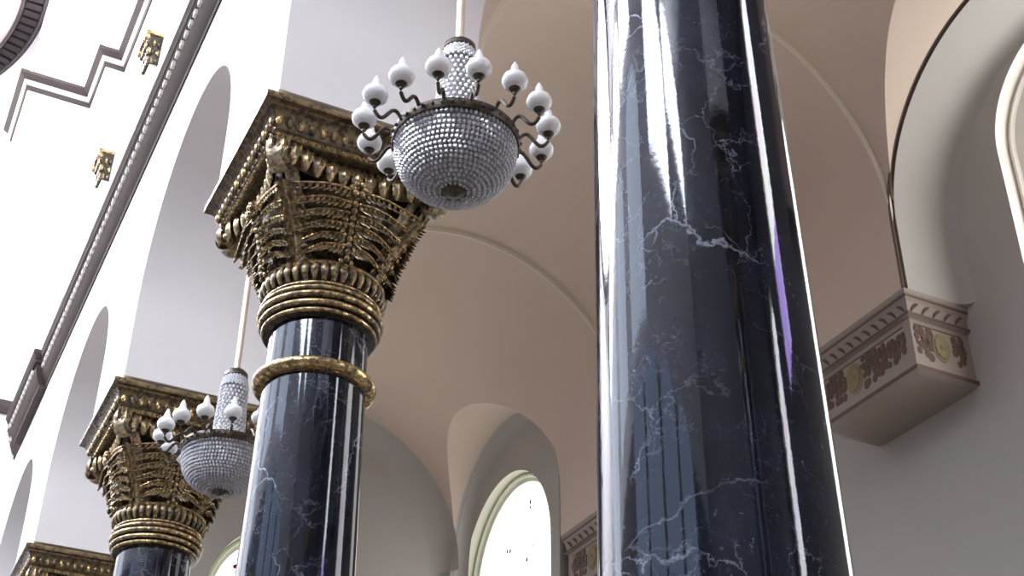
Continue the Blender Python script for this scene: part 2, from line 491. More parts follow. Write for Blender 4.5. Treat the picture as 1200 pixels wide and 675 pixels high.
# ---- floor, nave shell
mb = MB(); mb.box(-11.5, 8.4, Y_BACK-6, 30, FLOOR-0.2, FLOOR)
struct(mb.build('floor', M['floor'], smooth=False), 'pale stone floor')

# back walls
mb = MB()
mb.box(X_NAVE, XW+0.3, Y_BACK-0.3, Y_BACK, FLOOR, 11.6)
struct(mb.build('wall_back', M['dim'], smooth=False), 'back wall of the aisle')
mb = MB()
mb.quad((-11, Y_BACK-4, FLOOR), (X_NAVE, Y_BACK-4, FLOOR), (X_NAVE, Y_BACK-4, 20.5), (-11, Y_BACK-4, 20.5))
mb.quad((X_NAVE, Y_BACK-4, FLOOR), (X_NAVE, Y_BACK, FLOOR), (X_NAVE, Y_BACK, 20.5), (X_NAVE, Y_BACK-4, 20.5))
mb.quad((X_NAVE, Y_BACK-0.3, 9.3), (X_NAVE, Y_BACK+0.1, 9.3), (X_NAVE, Y_BACK+0.1, 20.5), (X_NAVE, Y_BACK-0.3, 20.5))
struct(mb.build('wall_back.001', M['dim'], smooth=False), 'entrance wall of the nave behind the camera')
# opposite wall of the nave
mb = MB()
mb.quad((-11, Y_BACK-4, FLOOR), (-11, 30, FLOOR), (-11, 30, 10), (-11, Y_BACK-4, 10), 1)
mb.quad((-11, Y_BACK-4, 10), (-11, 30, 10), (-11, 30, 20.5), (-11, Y_BACK-4, 20.5), 0)
struct(mb.build('wall_left', [M['nave'], M['dim']], smooth=False), 'opposite wall of the nave')
def nave_window(idx, y0, y1, z0, z1, glow, label):
    mb = MB(); hw = (y1-y0)/2; yc = (y0+y1)/2; n = 24
    out = [(yc-hw, z0)] + [(yc-hw*cos(PI*i/n), z1 + 0.5*hw*sin(PI*i/n)) for i in range(n+1)] + [(yc+hw, z0)]
    X = -10.93
    mb.grid([[(X, y, z) for y, z in out], [(X, yc, z) for y, z in out]])
    g = struct(mb.build('window_%d' % idx, glow, smooth=False), label)
    f = MB()
    f.grid([[(X-0.05, yc+(y-yc)*k, z+(z-z0)*(k-1)*0.3) for y, z in out] for k in (1.0, 1.06)] )
    f.grid([[(X+0.06, yc+(y-yc)*k, z+(z-z0)*(k-1)*0.3) for y, z in out] for k in (1.0, 1.06)] )
    f.build('window_frame', M['taupe_light'], g, smooth=False)
nave_window(7, -4.0, 1.7, 14.3, 17.6, SUN_GLOW, 'sunlit clerestory window across the nave')
nave_window(19, -9.9, -4.3, 16.9, 19.0, SUN_GLOW, 'sunlit clerestory window across the nave, nearer the entrance')
for k_ in range(4):  # added fill light, set too high to mirror in the shafts
    nave_window(20+k_, 6.5+5.4*k_, 11.1+5.4*k_, 17.4, 18.9, FAR_GLOW, 'high lunette window across the nave')
mb = MB()
mb.grid([[(-6.0, 29.95, 16.6), (-1.6, 29.95, 16.6)], [(-6.0, 29.95, 20.2), (-1.6, 29.95, 20.2)]])
struct(mb.build('window_24', SUN_GLOW, smooth=False), 'tall window in the far wall of the nave')
LOW_GLOW = window_glow('blue_daylit_glass', (0.62, 0.76, 1.0), 2.3)  # added panels that give the shafts a bluish reflected haze
for k_ in range(4):
    nave_window(25+k_, -5.6+4.0*k_, -2.2+4.0*k_, 6.8, 9.6, LOW_GLOW, 'bluish gallery window across the nave')
nave_window(8, 4.5, 9.5, 11.0, 15.0, NAVE_GLOW, 'clerestory window across the nave')
nave_window(9, 11.5, 16.5, 11.0, 15.0, NAVE_GLOW, 'clerestory window across the nave, further on')
nave_window(10, 18.5, 25.5, 9.0, 15.0, NAVE_GLOW, 'large window of the far transept')

# far wall
mb = MB()
mb.quad((-11, 30, FLOOR), (8.4, 30, FLOOR), (8.4, 30, 20.5), (-11, 30, 20.5))
struct(mb.build('wall_front', M['nave'], smooth=False), 'far wall of the nave')
# ---- upper nave wall, set back above the cornice, with an arched niche
mb = MB()
XU = 2.0
Pn = lambda a, z, d: (XU+d, a, z)
XL = 1.8
Pl = lambda a, z, d: (XL+d, a, z)
wall_with_arch_hole(mb, Pl, 12.0, 19.8, 10.0, 14.6, 15.58, 1.22, 12.7, 10.05, 0.9)
mb.quad((XL, Y_BACK, 10.0), (XL, 12.0, 10.0), (XL, 12.0, 14.6), (XL, Y_BACK, 14.6))
mb.quad((XL, Y_BACK, 14.6), (XL, 21.2, 14.6), (XU, 21.2, 14.6), (XU, Y_BACK, 14.6))
mb.quad((XL+0.9, 14, 10), (XL+0.9, 17.2, 10), (XL+0.9, 17.2, 14.2), (XL+0.9, 14, 14.2))
mb.quad((XU, Y_BACK, 14.6), (XU, 21.2, 14.6), (XU, 21.2, 20.5), (XU, Y_BACK, 20.5))
struct(mb.build('wall_nave.001', M['nave'], smooth=True, angle=30), 'white upper wall of the nave above the long cornice')
mb = MB(); mb.box(0.52, 3.4, 21.2, 22.9, FLOOR, 20.5); mb.box(1.66, 2.1, 19.9, 21.2, 10.05, 20.5)
struct(mb.build('wall_crossing', M['nave'], smooth=False), 'white crossing pier at the far left')

# ---- ceiling with the dome opening
DC = (-5.6, 22.7); DR = 5.6; DZ = 20.0
mb = MB()
n = 96
inner = [(DC[0]+DR*cos(2*PI*k/n), DC[1]+DR*sin(2*PI*k/n), 20.5) for k in range(n)]
outer_ = []
for k in range(n):
    a = 2*PI*k/n; c_, s_ = cos(a), sin(a)
    t = 1e9
    if c_ > 1e-9: t = min(t, (8.4-DC[0])/c_)
    if c_ < -1e-9: t = min(t, (-11.5-DC[0])/c_)
    if s_ > 1e-9: t = min(t, (30.2-DC[1])/s_)
    if s_ < -1e-9: t = min(t, (Y_BACK-6-DC[1])/s_)
    outer_.append((DC[0]+t*c_, DC[1]+t*s_, 20.5))
mb.grid([inner, outer_], 0, True)
for cx_, cy_ in ((8.4, 30.2), (8.4, Y_BACK-6), (-11.5, 30.2), (-11.5, Y_BACK-6)):
    a = math.atan2(cy_-DC[1], cx_-DC[0]) % (2*PI)
    k = int(a/(2*PI)*n)
    mb.face([mb.vert(outer_[k]), mb.vert((cx_, cy_, 20.5)), mb.vert(outer_[(k+1) % n])])
struct(mb.build('ceiling', M['nave'], smooth=False), 'white nave ceiling around the dome')
# drum and dome
mb = MB()
mb.lathe([(DR, 20.4), (DR, 23.6)] + [(DR*cos(PI/2*i/12), 23.6+DR*0.9*sin(PI/2*i/12)) for i in range(1, 13)], 96, DC)
struct(mb.build('ceiling', M['nave'], angle=50), 'white dome over the crossing')
for k in range(8):
    a0 = 2*PI*k/8
    m2 = MB()
    m2.grid([[(DC[0]+(DR-0.04)*cos(a0+0.2*(j/6-0.5)*2), DC[1]+(DR-0.04)*sin(a0+0.2*(j/6-0.5)*2), z) for j in range(7)] for z in (21.2, 23.2)])
    struct(m2.build('window_%d' % (11+k), DOME_GLOW, smooth=False), 'daylit window in the drum of the dome')
# ring cornice of the dome, with blocks
mb = MB()
R0 = 6.15
mb.lathe([(R0, 20.5), (R0, 20.05), (R0-0.05, 20.0), (R0-0.10, 20.0), (R0-0.10, 20.07), (R0-0.46, 20.07), (R0-0.46, 19.98), (R0-0.54, 19.98), (R0-0.56, 20.06), (R0-0.56, 20.5)], 128, DC)
for k in range(150):
    a = 2*PI*k/150
    c_, s_ = cos(a), sin(a)
    pts = []
    for r, t, z in ((R0-0.44, -0.085, 20.0), (R0-0.12, -0.085, 20.0), (R0-0.12, 0.085, 20.0), (R0-0.44, 0.085, 20.0), (R0-0.44, -0.085, 20.08), (R0-0.12, -0.085, 20.08), (R0-0.12, 0.085, 20.08), (R0-0.44, 0.085, 20.08)):
        pts.append(mb.vert((DC[0]+r*c_-t*s_, DC[1]+r*s_+t*c_, z)))
    for q in ((0,1,2,3), (0,1,5,4), (1,2,6,5), (2,3,7,6), (3,0,4,7)):
        mb.face([pts[i] for i in q], 1)
struct(mb.build('trim_1', [M['taupe'], M['umber']], smooth=False), 'round dark cornice with blocks at the foot of the dome')

# ---- cornices
def sweep(mb, prof, path, mi=None):
    """prof = (out, z) pairs; path = plan points, 'out' is to the left of travel (towards -X when going +Y); mitred"""
    P2 = [Vector(p) for p in path]
    dirs = []
    nn = len(P2)
    for i in range(nn):
        ds = []
        if i > 0: ds.append((P2[i]-P2[i-1]).normalized())
        if i < nn-1: ds.append((P2[i+1]-P2[i]).normalized())
        ns = [Vector((-d.y, d.x)) for d in ds]
        if len(ns) == 2:
            b = (ns[0]+ns[1]); b = b/(b.dot(ns[0])) if b.length > 1e-6 else ns[0]
        else: b = ns[0]
        dirs.append(b)
    base = len(mb.v)
    for i in range(nn):
        for o_, z in prof:
            q = P2[i]+dirs[i]*o_
            mb.vert((q.x, q.y, z))
    k = len(prof)
    for i in range(nn-1):
        for j in range(k-1):
            mb.face((base+i*k+j, base+i*k+j+1, base+(i+1)*k+j+1, base+(i+1)*k+j), mi[j] if mi else 0)
mb = MB()
prof = [(-0.15, 9.46), (0.02, 9.46), (0.025, 9.52), (0.06, 9.56), (0.11, 9.67), (0.12, 9.70), (0.12, 9.78), (0.155, 9.79), (0.155, 9.83), (0.175, 9.85), (0.18, 9.88), (0.205, 9.92), (0.205, 9.97), (0.16, 10.0), (-0.29, 10.02)]
mi = [0]*len(prof)
path = [(X_NAVE, Y_BACK), (X_NAVE, 18.6), (X_NAVE-0.09, 18.6), (X_NAVE-0.09, 20.6), (X_NAVE, 20.6), (X_NAVE, 22.6)]
sweep(mb, prof, path, mi)
y = 0.0
while y < 22.5:
    dx = -0.09 if 18.55 < y < 20.6 else 0
    mb.box(X_NAVE-0.152+dx, X_NAVE-0.11+dx, y, y+0.075, 9.71, 9.775, 1)
    y += 0.17
struct(mb.build('trim_2', [M['taupe'], M['taupe_light']], smooth=True, angle=30), 'long taupe cornice with white dentils along the nave wall')
mb = MB()
prof = [(-0.15, 16.7), (0.03, 16.7), (0.05, 16.78), (0.10, 16.82), (0.10, 16.86), (0.13, 16.88), (0.20, 16.93), (0.20, 17.0), (0.0, 17.03)]
mi = [0, 0, 1, 1, 0, 0, 0, 0]
path = [(XU, Y_BACK), (XU, 19.9), (1.66, 19.9), (1.66, 21.2), (0.52, 21.2), (0.52, 22.9)]
sweep(mb, prof, path, mi)
struct(mb.build('trim_3', [M['taupe'], M['taupe_light']], smooth=True, angle=30), 'upper taupe cornice stepping around the crossing pier')
mb = MB()
sweep(mb, [(0, 10.2), (0.05, 10.2), (0.07, 10.3), (0.07, 10.42), (0, 10.45)], [(1.6, 21.2), (0.52, 21.2), (0.52, 22.9)])
struct(mb.build('trim_4', M['taupe'], smooth=False), 'thin taupe string moulding on the crossing pier')

# ------------------------------------------------------------------ columns
def shaft_r(z): return 0.4222*(1-0.0404*z)
def polar(r, phi, z):       # phi = 0 looks towards -Y
    return (r*sin(phi), -r*cos(phi), z)
def bell_r(z):
    t = max(0, min(1, (z-5.15)/0.6))
    return 0.375 + 0.05*t + 0.10*t**2.2

def make_column():
    root = bpy.data.objects.new('marble_column', None); COL.objects.link(root)
    root.location = (CX, CY, FLOOR)
    Z0 = -FLOOR       # part coordinates are measured from the floor
    def B(mb, name, mats, parent, **k):
        mb.v = [(x, y, z+Z0) for x, y, z in mb.v]
        return mb.build(name, mats, parent, **k)
    mb = MB()
    zs = [FLOOR+0.62 + (4.82-FLOOR-0.62)*i/24 for i in range(25)]
    mb.lathe([(shaft_r(z), z) for z in zs], 96)
    B(mb, 'shaft', M['marble'], root)
    mb = MB()
    mb.box(-0.66, 0.66, -0.66, 0.66, FLOOR, FLOOR+0.32)
    mb.lathe([(0.45, FLOOR+0.32), (0.62, FLOOR+0.32)] + [(0.55+0.07*cos(a), FLOOR+0.40+0.08*sin(a)) for a in [-PI/2+PI*i/8 for i in range(9)]] + [(0.50, FLOOR+0.50), (0.50, FLOOR+0.54)] + [(0.49+0.04*cos(a), FLOOR+0.58+0.04*sin(a)) for a in [-PI/2+PI*i/6 for i in range(7)]] + [(0.44, FLOOR+0.63)], 64)
    B(mb, 'base', M['gold'], root, angle=30)
    # lower ring
    mb = MB()
    r = shaft_r(4.43)
    mb.lathe([(r-0.01, 4.375), (r+0.03, 4.38)] + [(r+0.03+0.042*cos(a), 4.428+0.042*sin(a)) for a in [-PI/2+PI*i/10 for i in range(11)]] + [(r+0.025, 4.475), (r-0.01, 4.49)], 96)
    B(mb, 'ring', M['gold'], root)
    # ---- capital: the bell, everything else its sub-parts
    mb = MB()
    prof = [(0.33, 5.0)] + [(bell_r(z)-0.02, z) for z in [5.05+0.7*i/14 for i in range(15)]] + [(0.30, 5.78)]
    mb.lathe(prof, 64, gild=[0.12]*len(prof))
    cap = B(mb, 'capital', M['gold'], root)
    # collar: stack of rings under the bell
    mb = MB()
    prof = []; gp = []
    for zc, rr, R in ((4.828, 0.020, 0.380), (4.878, 0.024, 0.400), (4.935, 0.026, 0.412), (4.99, 0.020, 0.408), (5.03, 0.015, 0.400)):
        prof += [(R+rr*cos(a), zc+rr*sin(a)) for a in [-PI/2+PI*i/8 for i in range(9)]]
        prof += [(R-0.02, zc+rr+0.004)]
        gp += [0.03, 0.15, 0.6, 1, 1, 1, 0.4, 0.1, 0.03, 0.0]  # gaps between the rings painted dark as shade
    mb.lathe([(0.33, 4.80)] + prof + [(0.36, 5.06)], 96, gild=[0.1]+gp+[0.1])
    B(mb, 'collar', M['gold'], cap, angle=50)
    # bead and tongue row above the collar
    mb = MB()
    nb = 40
    for k in range(nb):
        a = 2*PI*k/nb
        R = 0.405
        rows = []; gl = []
        for i in range(7):
            t = i/6
            zz = 5.18 - 0.13*t
            w = 0.030*(1-0.55*t**2)
            rr = R + 0.028*sin(PI*min(1, t*0.9+0.12))
            row = []
            for j in range(5):
                s_ = (j/4-0.5)*2
                row.append(polar(rr + 0.012*(1-s_*s_), a + w*s_/R, zz))
            rows.append(row); gl.append([0.05, 0.3, 0.8, 0.3, 0.05] if t < 0.85 else [0.6]*5)
        mb.grid(rows, gild=gl)
    mb.torus_ring(0.415, 5.19, 0.016, 64, 8)
    B(mb, 'leaf_row', M['gold'], cap, angle=60)
    # side leaves: six tiers of feathered fronds either side of a mid rib, one mesh per face
    def face_leaf(phi0):
        mb = MB()
        rnd = random.Random(int(phi0*100)+5)
        tiers = 6
        for ti in range(tiers):
            q = ti/(tiers-1)
            zb = 5.30 + 0.079*ti
            span = math.radians(35 + 3.5*q)
            rc_ = bell_r(zb) + 0.012
            def rib_at(t, sd):
                dphi = 0.05 + span*t
                rr = rc_*(1-q) + rc_/cos(min(dphi, PI/4))*q
                return rr + 0.062*(1-0.2*t), phi0 + sd*dphi, zb + 0.012 + 0.035*sin(PI*t) - 0.065*t
            for sd in (-1, 1):
                pts = [polar(*rib_at(k/24, sd)) for k in range(25)]
                mb.tube(pts, [0.0125*(1-0.45*k/24) for k in range(25)], 7)
                npet = 10
                for k in range(npet):        # fingers of the frond hanging from its rib
                    t = (k+0.35)/npet
                    r0, p0, z0_ = rib_at(t, sd)
                    L_ = 0.098*(1-0.30*t)*rnd.uniform(0.9, 1.1)
                    shine = rnd.uniform(0.55, 1.0)
                    rows = []; gl = []
                    for a in range(6):
                        u = a/5
                        wid = 0.0235*(0.55+0.9*u-1.40*u**3) + 0.001
                        row = []; g_ = []
                        for b in range(5):
                            v = (b/4-0.5)*2
                            rr = r0 - 0.004 - 0.016*sin(PI*min(1, u*1.5)) + 0.030*u*u + 0.010*(1-v*v)
                            row.append(polar(rr, p0 + (sd*0.040*u + v*wid)/r0, z0_ - L_*u))
                            g_.append((1.0 if b == 2 else 0.65 if b in (1, 3) else 0.10)*shine)
                        rows.append(row); gl.append(g_)
                    mb.grid(rows, gild=gl)
        # rosette spine up the middle
        for k in range(10):
            zz = 5.22 + 0.05*k
            c_ = polar(bell_r(zz)+0.072, phi0, zz)
            mb.ball(c_, 0.024, 0.024, 0.027, 8, 6, g=1.0 if k % 2 else 0.5)
            for sd in (-1, 1):
                c_ = polar(bell_r(zz)+0.062, phi0+sd*0.085, zz-0.02)
                mb.ball(c_, 0.017, 0.017, 0.020, 7, 5, g=0.9 if k % 2 == 0 else 0.2)
        for k in range(6):       # flower at the head of the spine
            a = 2*PI*k/6
            c_ = polar(bell_r(5.72)+0.085, phi0+0.075*cos(a), 5.715+0.045*sin(a))
            mb.ball(c_, 0.026, 0.026, 0.026, 7, 5, g=0.9)
        B(mb, 'acanthus_leaf', M['gold'], cap, angle=50)
    for k in range(4): face_leaf(k*PI/2)
    # corner leaves rising under the volutes
    def corner(k):
        phi0 = PI/4 + k*PI/2
        prof = []
        n = 26
        for i in range(n+1):
            t = i/n
            prof.append((0.385 + 0.09*t + 0.22*t**2.0, 5.20 + 0.47*t))
        mb = MB()
        rows = []; gl = []
        for i, (r, z) in enumerate(prof):
            t = i/n
            lob = abs(sin(PI*t*5.2))
            w = (0.065 + 0.045*lob)*(1+0.15*t)
            row = []; g_ = []
            for j in range(13):
                s_ = (j/12-0.5)*2
                rr = r + 0.045*(1-s_*s_) + 0.012*cos(s_*PI*4) - 0.03*abs(s_)*lob
                # lateral offset perpendicular to the diagonal
                x, y, _ = polar(rr, phi0, 0)
                lx, ly = cos(phi0), sin(phi0)
                droop = 0.045*abs(s_)*lob
                row.append((x + lx*w*s_, y + ly*w*s_, z - droop))
                g_.append(1.0 if j in (0, 6, 12) else 0.2+0.7*(0.5+0.5*cos(s_*PI*4)))
            rows.append(row); gl.append(g_)
        mb.grid(rows, gild=gl)
        B(mb, 'acanthus_leaf', M['gold'], cap, angle=60)
        # volute: spiral ribbon, its axis square to the diagonal
        mb = MB()
        rc, zc = 0.80, 5.80
        rows = []; gl = []
        N = 54
        for i in range(N+1):
            t = i/N
            ang = PI*0.5 + 2.1*2*PI*t*0.86
            ra = 0.122*(1-0.80*t)
            px, pz = rc + ra*sin(ang-PI*0.5)*1.0, zc + ra*cos(ang-PI*0.5)
            ww = 0.052 + 0.030*t
            row = []; g_ = []
            for j in range(7):
                s_ = (j/6-0.5)*2
                x, y, _ = polar(px, phi0, 0)
                row.append((x+cos(phi0)*ww*s_, y+sin(phi0)*ww*s_, pz - 0.008*(1-s_*s_)*(1 if i < N/2 else 0)))
                g_.append(1.0 if abs(s_) > 0.6 else 0.55)
            rows.append(row); gl.append(g_)
        mb.grid(rows, gild=gl)
        # stem running from the bell into the scroll
        rows = []
        for i in range(13):
            t = i/12
            px = 0.50 + (rc-0.50)*t; pz = 5.60 + (zc+0.112-5.60)*sin(PI/2*t)
            x, y, _ = polar(px, phi0, 0)
            rows.append([(x+cos(phi0)*0.052*s_, y+sin(phi0)*0.052*s_, pz) for s_ in (-1, -0.5, 0, 0.5, 1)])
        mb.grid(rows)
        for sd in (-1, 1):      # eyes of the scroll
            x, y, _ = polar(rc, phi0, 0)
            mb.ball((x+cos(phi0)*0.085*sd, y+sin(phi0)*0.085*sd, zc), 0.028, n=8, m=6)
        B(mb, 'volute', M['paleg'], cap, angle=60)
    for k in range(4): corner(k)
    # abacus: concave sided block with hanging leaves along each side
    mb = MB()
    def abacus_edge(s_, off=0):   # s_ -1..1 along a side -> (lateral, depth)
        d = 0.50 + 0.15*abs(s_)**2.2 + off
        return 0.645*s_, d
    def outline(off, z):
        pts = []
        for k in range(4):
            for i in range(24):
                s_ = -1+2*i/24
                l, d = abacus_edge(s_, off)
                pts += rot_z([(l*(1+off), -d, z)], k*PI/2)
        return pts
    rows = [outline(-0.06, 5.80), outline(-0.01, 5.84), outline(0.0, 5.92), outline(-0.01, 5.96)]
    mb.grid(rows, 0, True, [[0.2]*96]*4)
    for k in range(4):
        nl = 13
        for q in range(nl):
            sc_ = -0.92 + 1.84*q/(nl-1)
            rows = []; gl = []
            for i in range(8):
                t = i/7
                row = []; g_ = []
                for j in range(7):
                    u = (j/6-0.5)*2
                    wid = 0.052*(1-0.35*t*t)
                    l, d = abacus_edge(sc_)
                    l2 = l + wid*u
                    dd = d + 0.012 + 0.045*sin(PI*(0.1+0.8*t))*(1-0.45*u*u) + 0.012*cos(u*PI*2)*(1-t)
                    row += rot_z([(l2, -dd, 5.945 - 0.20*t*(1-0.28*u*u) )], k*PI/2)
                    g_.append((1.0 if abs(u) < 0.2 or abs(u) > 0.9 else 0.45)*(1.0 if t > 0.15 else 0.6))
                rows.append(row); gl.append(g_)
            mb.grid(rows, gild=gl)
    B(mb, 'abacus', M['gold'], cap, angle=60)
    # fleuron in the middle of each abacus side is the top of the spine; small flower
    # square cornice slab with ornamented cove
    mb = MB()
    hs = [(0.60, 5.93), (0.635, 5.93), (0.635, 5.965), (0.655, 5.975), (0.665, 6.02), (0.69, 6.07), (0.725, 6.11), (0.735, 6.115), (0.735, 6.13), (0.77, 6.138), (0.77, 6.185), (0.765, 6.195), (0.3, 6.195)]
    gd = [0.05, 0.6, 0.5, 0.12, 0.35, 0.35, 0.12, 0.35, 0.35, 0.1, 0.55, 0.8, 0.8]
    base = len(mb.v)
    def sq(h, z): return [(-h, -h, z), (h, -h, z), (h, h, z), (-h, h, z)]
    mb.grid([sq(h, z) for h, z in hs], 0, True, [[g]*4 for g in gd])
    mb.face([mb.vert(p, 0.1) for p in sq(0.60, 5.93)])
    for k in range(4):          # eggs in the cove
        for q in range(17):
            l = -0.64 + 1.28*q/16
            pts = rot_z([(l, -0.675, 6.035)], k*PI/2)[0]
            mb.ball(pts, 0.027, 0.027, 0.048, 8, 6, g=0.9 if q % 2 == 0 else 0.3)
        for q in range(33):
            l = -0.62 + 1.24*q/32
            pts = rot_z([(l, -0.638, 5.947)], k*PI/2)[0]
            mb.ball(pts, 0.013, 0.013, 0.013, 6, 4, g=0.9)
    B(mb, 'abacus_slab', M['gold'], cap, smooth=True, angle=30)
    return root

col0 = make_column()
collabels = {
    -2: 'black marble column behind the camera, reflected in the others',
    -1: 'huge polished black marble column in the foreground, capital out of frame',
    0: 'black marble column with gilded capital just left of the picture centre, nearest full capital',
    1: 'smaller black marble column whose gilded capital stands behind the lower chandelier',
    2: 'farthest column, only its gilded capital top showing in the bottom left corner',
}
for k in (0, -2, -1, 1, 2):
    o = col0 if k == 0 else copy_tree(col0)
    o.location = (CX, CY+S*k, FLOOR)
    tag(o, collabels[k], 'column', 'black marble columns of the arcade')
    o['kind'] = 'thing'

# ------------------------------------------------------------------ corbels
def make_corbel():
    root = bpy.data.objects.new('wall_corbel', None); COL.objects.link(root)
    # local: x=0 at wall XW, out = -x ; y centred; z absolute
    D = XW-XO
    root.location = (XW, CY, 5.55)
    def B(mb, name, mats, **k):
        mb.v = [(x, y, z-5.55) for x, y, z in mb.v]
        return mb.build(name, mats, root, **k)
    mb = MB()
    prof = [(D-0.10, 5.535), (D-0.035, 5.55), (D-0.03, 5.585), (D-0.055, 5.60), (D-0.06, 6.05)]
    def ring(d, z):
        w = PH - (D-d)
        return [(0.02, -w, z), (-d, -w, z), (-d, w, z), (0.02, w, z)]
    for i in range(len(prof)-1):
        a, b = ring(*prof[i]), ring(*prof[i+1])
        mb.grid([a, b], 1 if i in (1,) else 0)
    mb.face([mb.vert(p) for p in ring(*prof[0])])
    B(mb, 'body', [M['corbel'], M['paintbrown']], smooth=False)
    mb = MB()
    prof2 = [(D-0.06, 6.05), (D-0.02, 6.06), (D-0.02, 6.085), (D-0.045, 6.10), (D-0.03, 6.20), (D-0.01, 6.225), (D-0.01, 6.25), (D, 6.26), (D, 6.30), (D-0.02, 6.31)]
    mis = [0, 1, 0, 0, 0, 1, 0, 0, 0]
    for i in range(len(prof2)-1):
        mb.grid([ring(*prof2[i]), ring(*prof2[i+1])], mis[i])
    mb.face([mb.vert(p) for p in ring(*prof2[-1])])
    B(mb, 'top_moulding', [M['corbel'], M['paintbrown']], smooth=False)
    # leaf frieze in the top moulding
    def leaf_run(P, l0, l1, name):
        mb = MB()
        nl = max(3, int((l1-l0)/0.11))
        for q in range(nl):
            l = l0 + (l1-l0)*(q+0.5)/nl
            pts = [P(l-0.045+0.09*i/6, 6.105+0.085*i/6+0.02*sin(PI*i/6)) for i in range(7)]
            mb.tube(pts, [0.005+0.011*sin(PI*i/6) for i in range(7)], 6)
        B(mb, name, M['paintbrown'])
    Pf = lambda l, z: (-(D-0.034), l, z)
    Pn_ = lambda l, z: (-(D-l), -(PH-0.034), z)
    Pr_ = lambda l, z: (-(D-l), (PH-0.034), z)
    leaf_run(Pf, -PH+0.06, PH-0.06, 'leaf_frieze')
    leaf_run(Pn_, 0.06, D-0.04, 'leaf_frieze')
    leaf_run(Pr_, 0.06, D-0.04, 'leaf_frieze')
    # painted panel: frame line, medallion, scrolling leaves
    def panel(P, l0, l1, lm, medal, name, thin=True):
        mb = MB()
        z0, z1 = 5.66, 6.0
        def rod(a, b): mb.tube([P(*a), P(*b)], 0.007, 5)
        rod((l0, z1), (l1, z1))
        rnd = random.Random(3)
        n = int((l1-l0)/0.055)
        for q in range(n):
            l = l0+(l1-l0)*(q+0.5)/n
            if abs(l-lm) < 0.115: continue
            u = (l-lm)/max(abs(l1-lm), 0.1)
            hgt = 0.14*(1-0.35*abs(u))
            for r_ in range(4):
                zz = 5.84 + hgt*(r_/1.5-1)
                c = P(l+rnd.uniform(-0.02, 0.02), zz+rnd.uniform(-0.018, 0.018)); q_ = rnd.uniform(0.7, 1.15)
                mb.ball(c, 0.040*q_ if thin else 0.012, 0.012 if thin else 0.040*q_, 0.046*q_, 8, 5)
            # curling tendril
            pts = [P(l+0.05*cos(a)*(1-i/14), 5.84+0.10*sin(a)*(1-i/14)) for i, a in enumerate([0.5*i for i in range(12)])]
            mb.tube(pts, 0.012, 5)
        B(mb, name, M['paintbrown'])
        mb = MB()
        c = P(lm, 5.83)
        ax = (Vector(P(lm+1, 5.83))-Vector(c))
        nrm = ax.cross(Vector((0, 0, 1)))
        for i, (ra, dep) in enumerate(((medal, 0.010), (medal*0.75, 0.02))):
            ring_ = [Vector(c)+ax*ra*0.85*cos(2*PI*k/20)+Vector((0, 0, 1.25*ra*sin(2*PI*k/20))) for k in range(20)]
            for sg in (-1, 1):
                mb.face([mb.vert(p+nrm*dep*sg) for p in ring_])
            b = len(mb.v)
            mb.grid([[p+nrm*dep for p in ring_], [p-nrm*dep for p in ring_]], 0, True)
        for k in range(10):      # petals of the rosette
            p = Vector(c)+ax*medal*0.62*cos(k*PI/5)+Vector((0, 0, medal*0.9*sin(k*PI/5)))
            mb.ball(p, 0.022, 0.022, 0.024, 6, 4)
        mb.ball(c, 0.034, 0.034, 0.036, 8, 5)
        B(mb, 'medallion', M['paintochre'], smooth=True)
    Pf = lambda l, z: (-(D-0.060), l, z)
    Pn_ = lambda l, z: (-(D-l), -(PH-0.060), z)
    Pr_ = lambda l, z: (-(D-l), (PH-0.060), z)
    panel(Pf, -PH+0.15, PH-0.15, 0.13, 0.12, 'painted_panel', False)
    panel(Pn_, 0.10, D-0.09, 0.36, 0.11, 'painted_panel')
    panel(Pr_, 0.10, D-0.09, 0.36, 0.11, 'painted_panel')
    return root
cor0 = make_corbel()
tag(cor0, 'painted grey corbel with brown and ochre panels to the right of the big front column', 'corbel', 'painted wall corbels under the vault')
cor1 = copy_tree(cor0); cor1.location.y = CY+S+0.10; cor1.scale.y = 1.147
tag(cor1, 'painted corbel peeping out between the far window and the big front column', 'corbel', 'painted wall corbels under the vault')

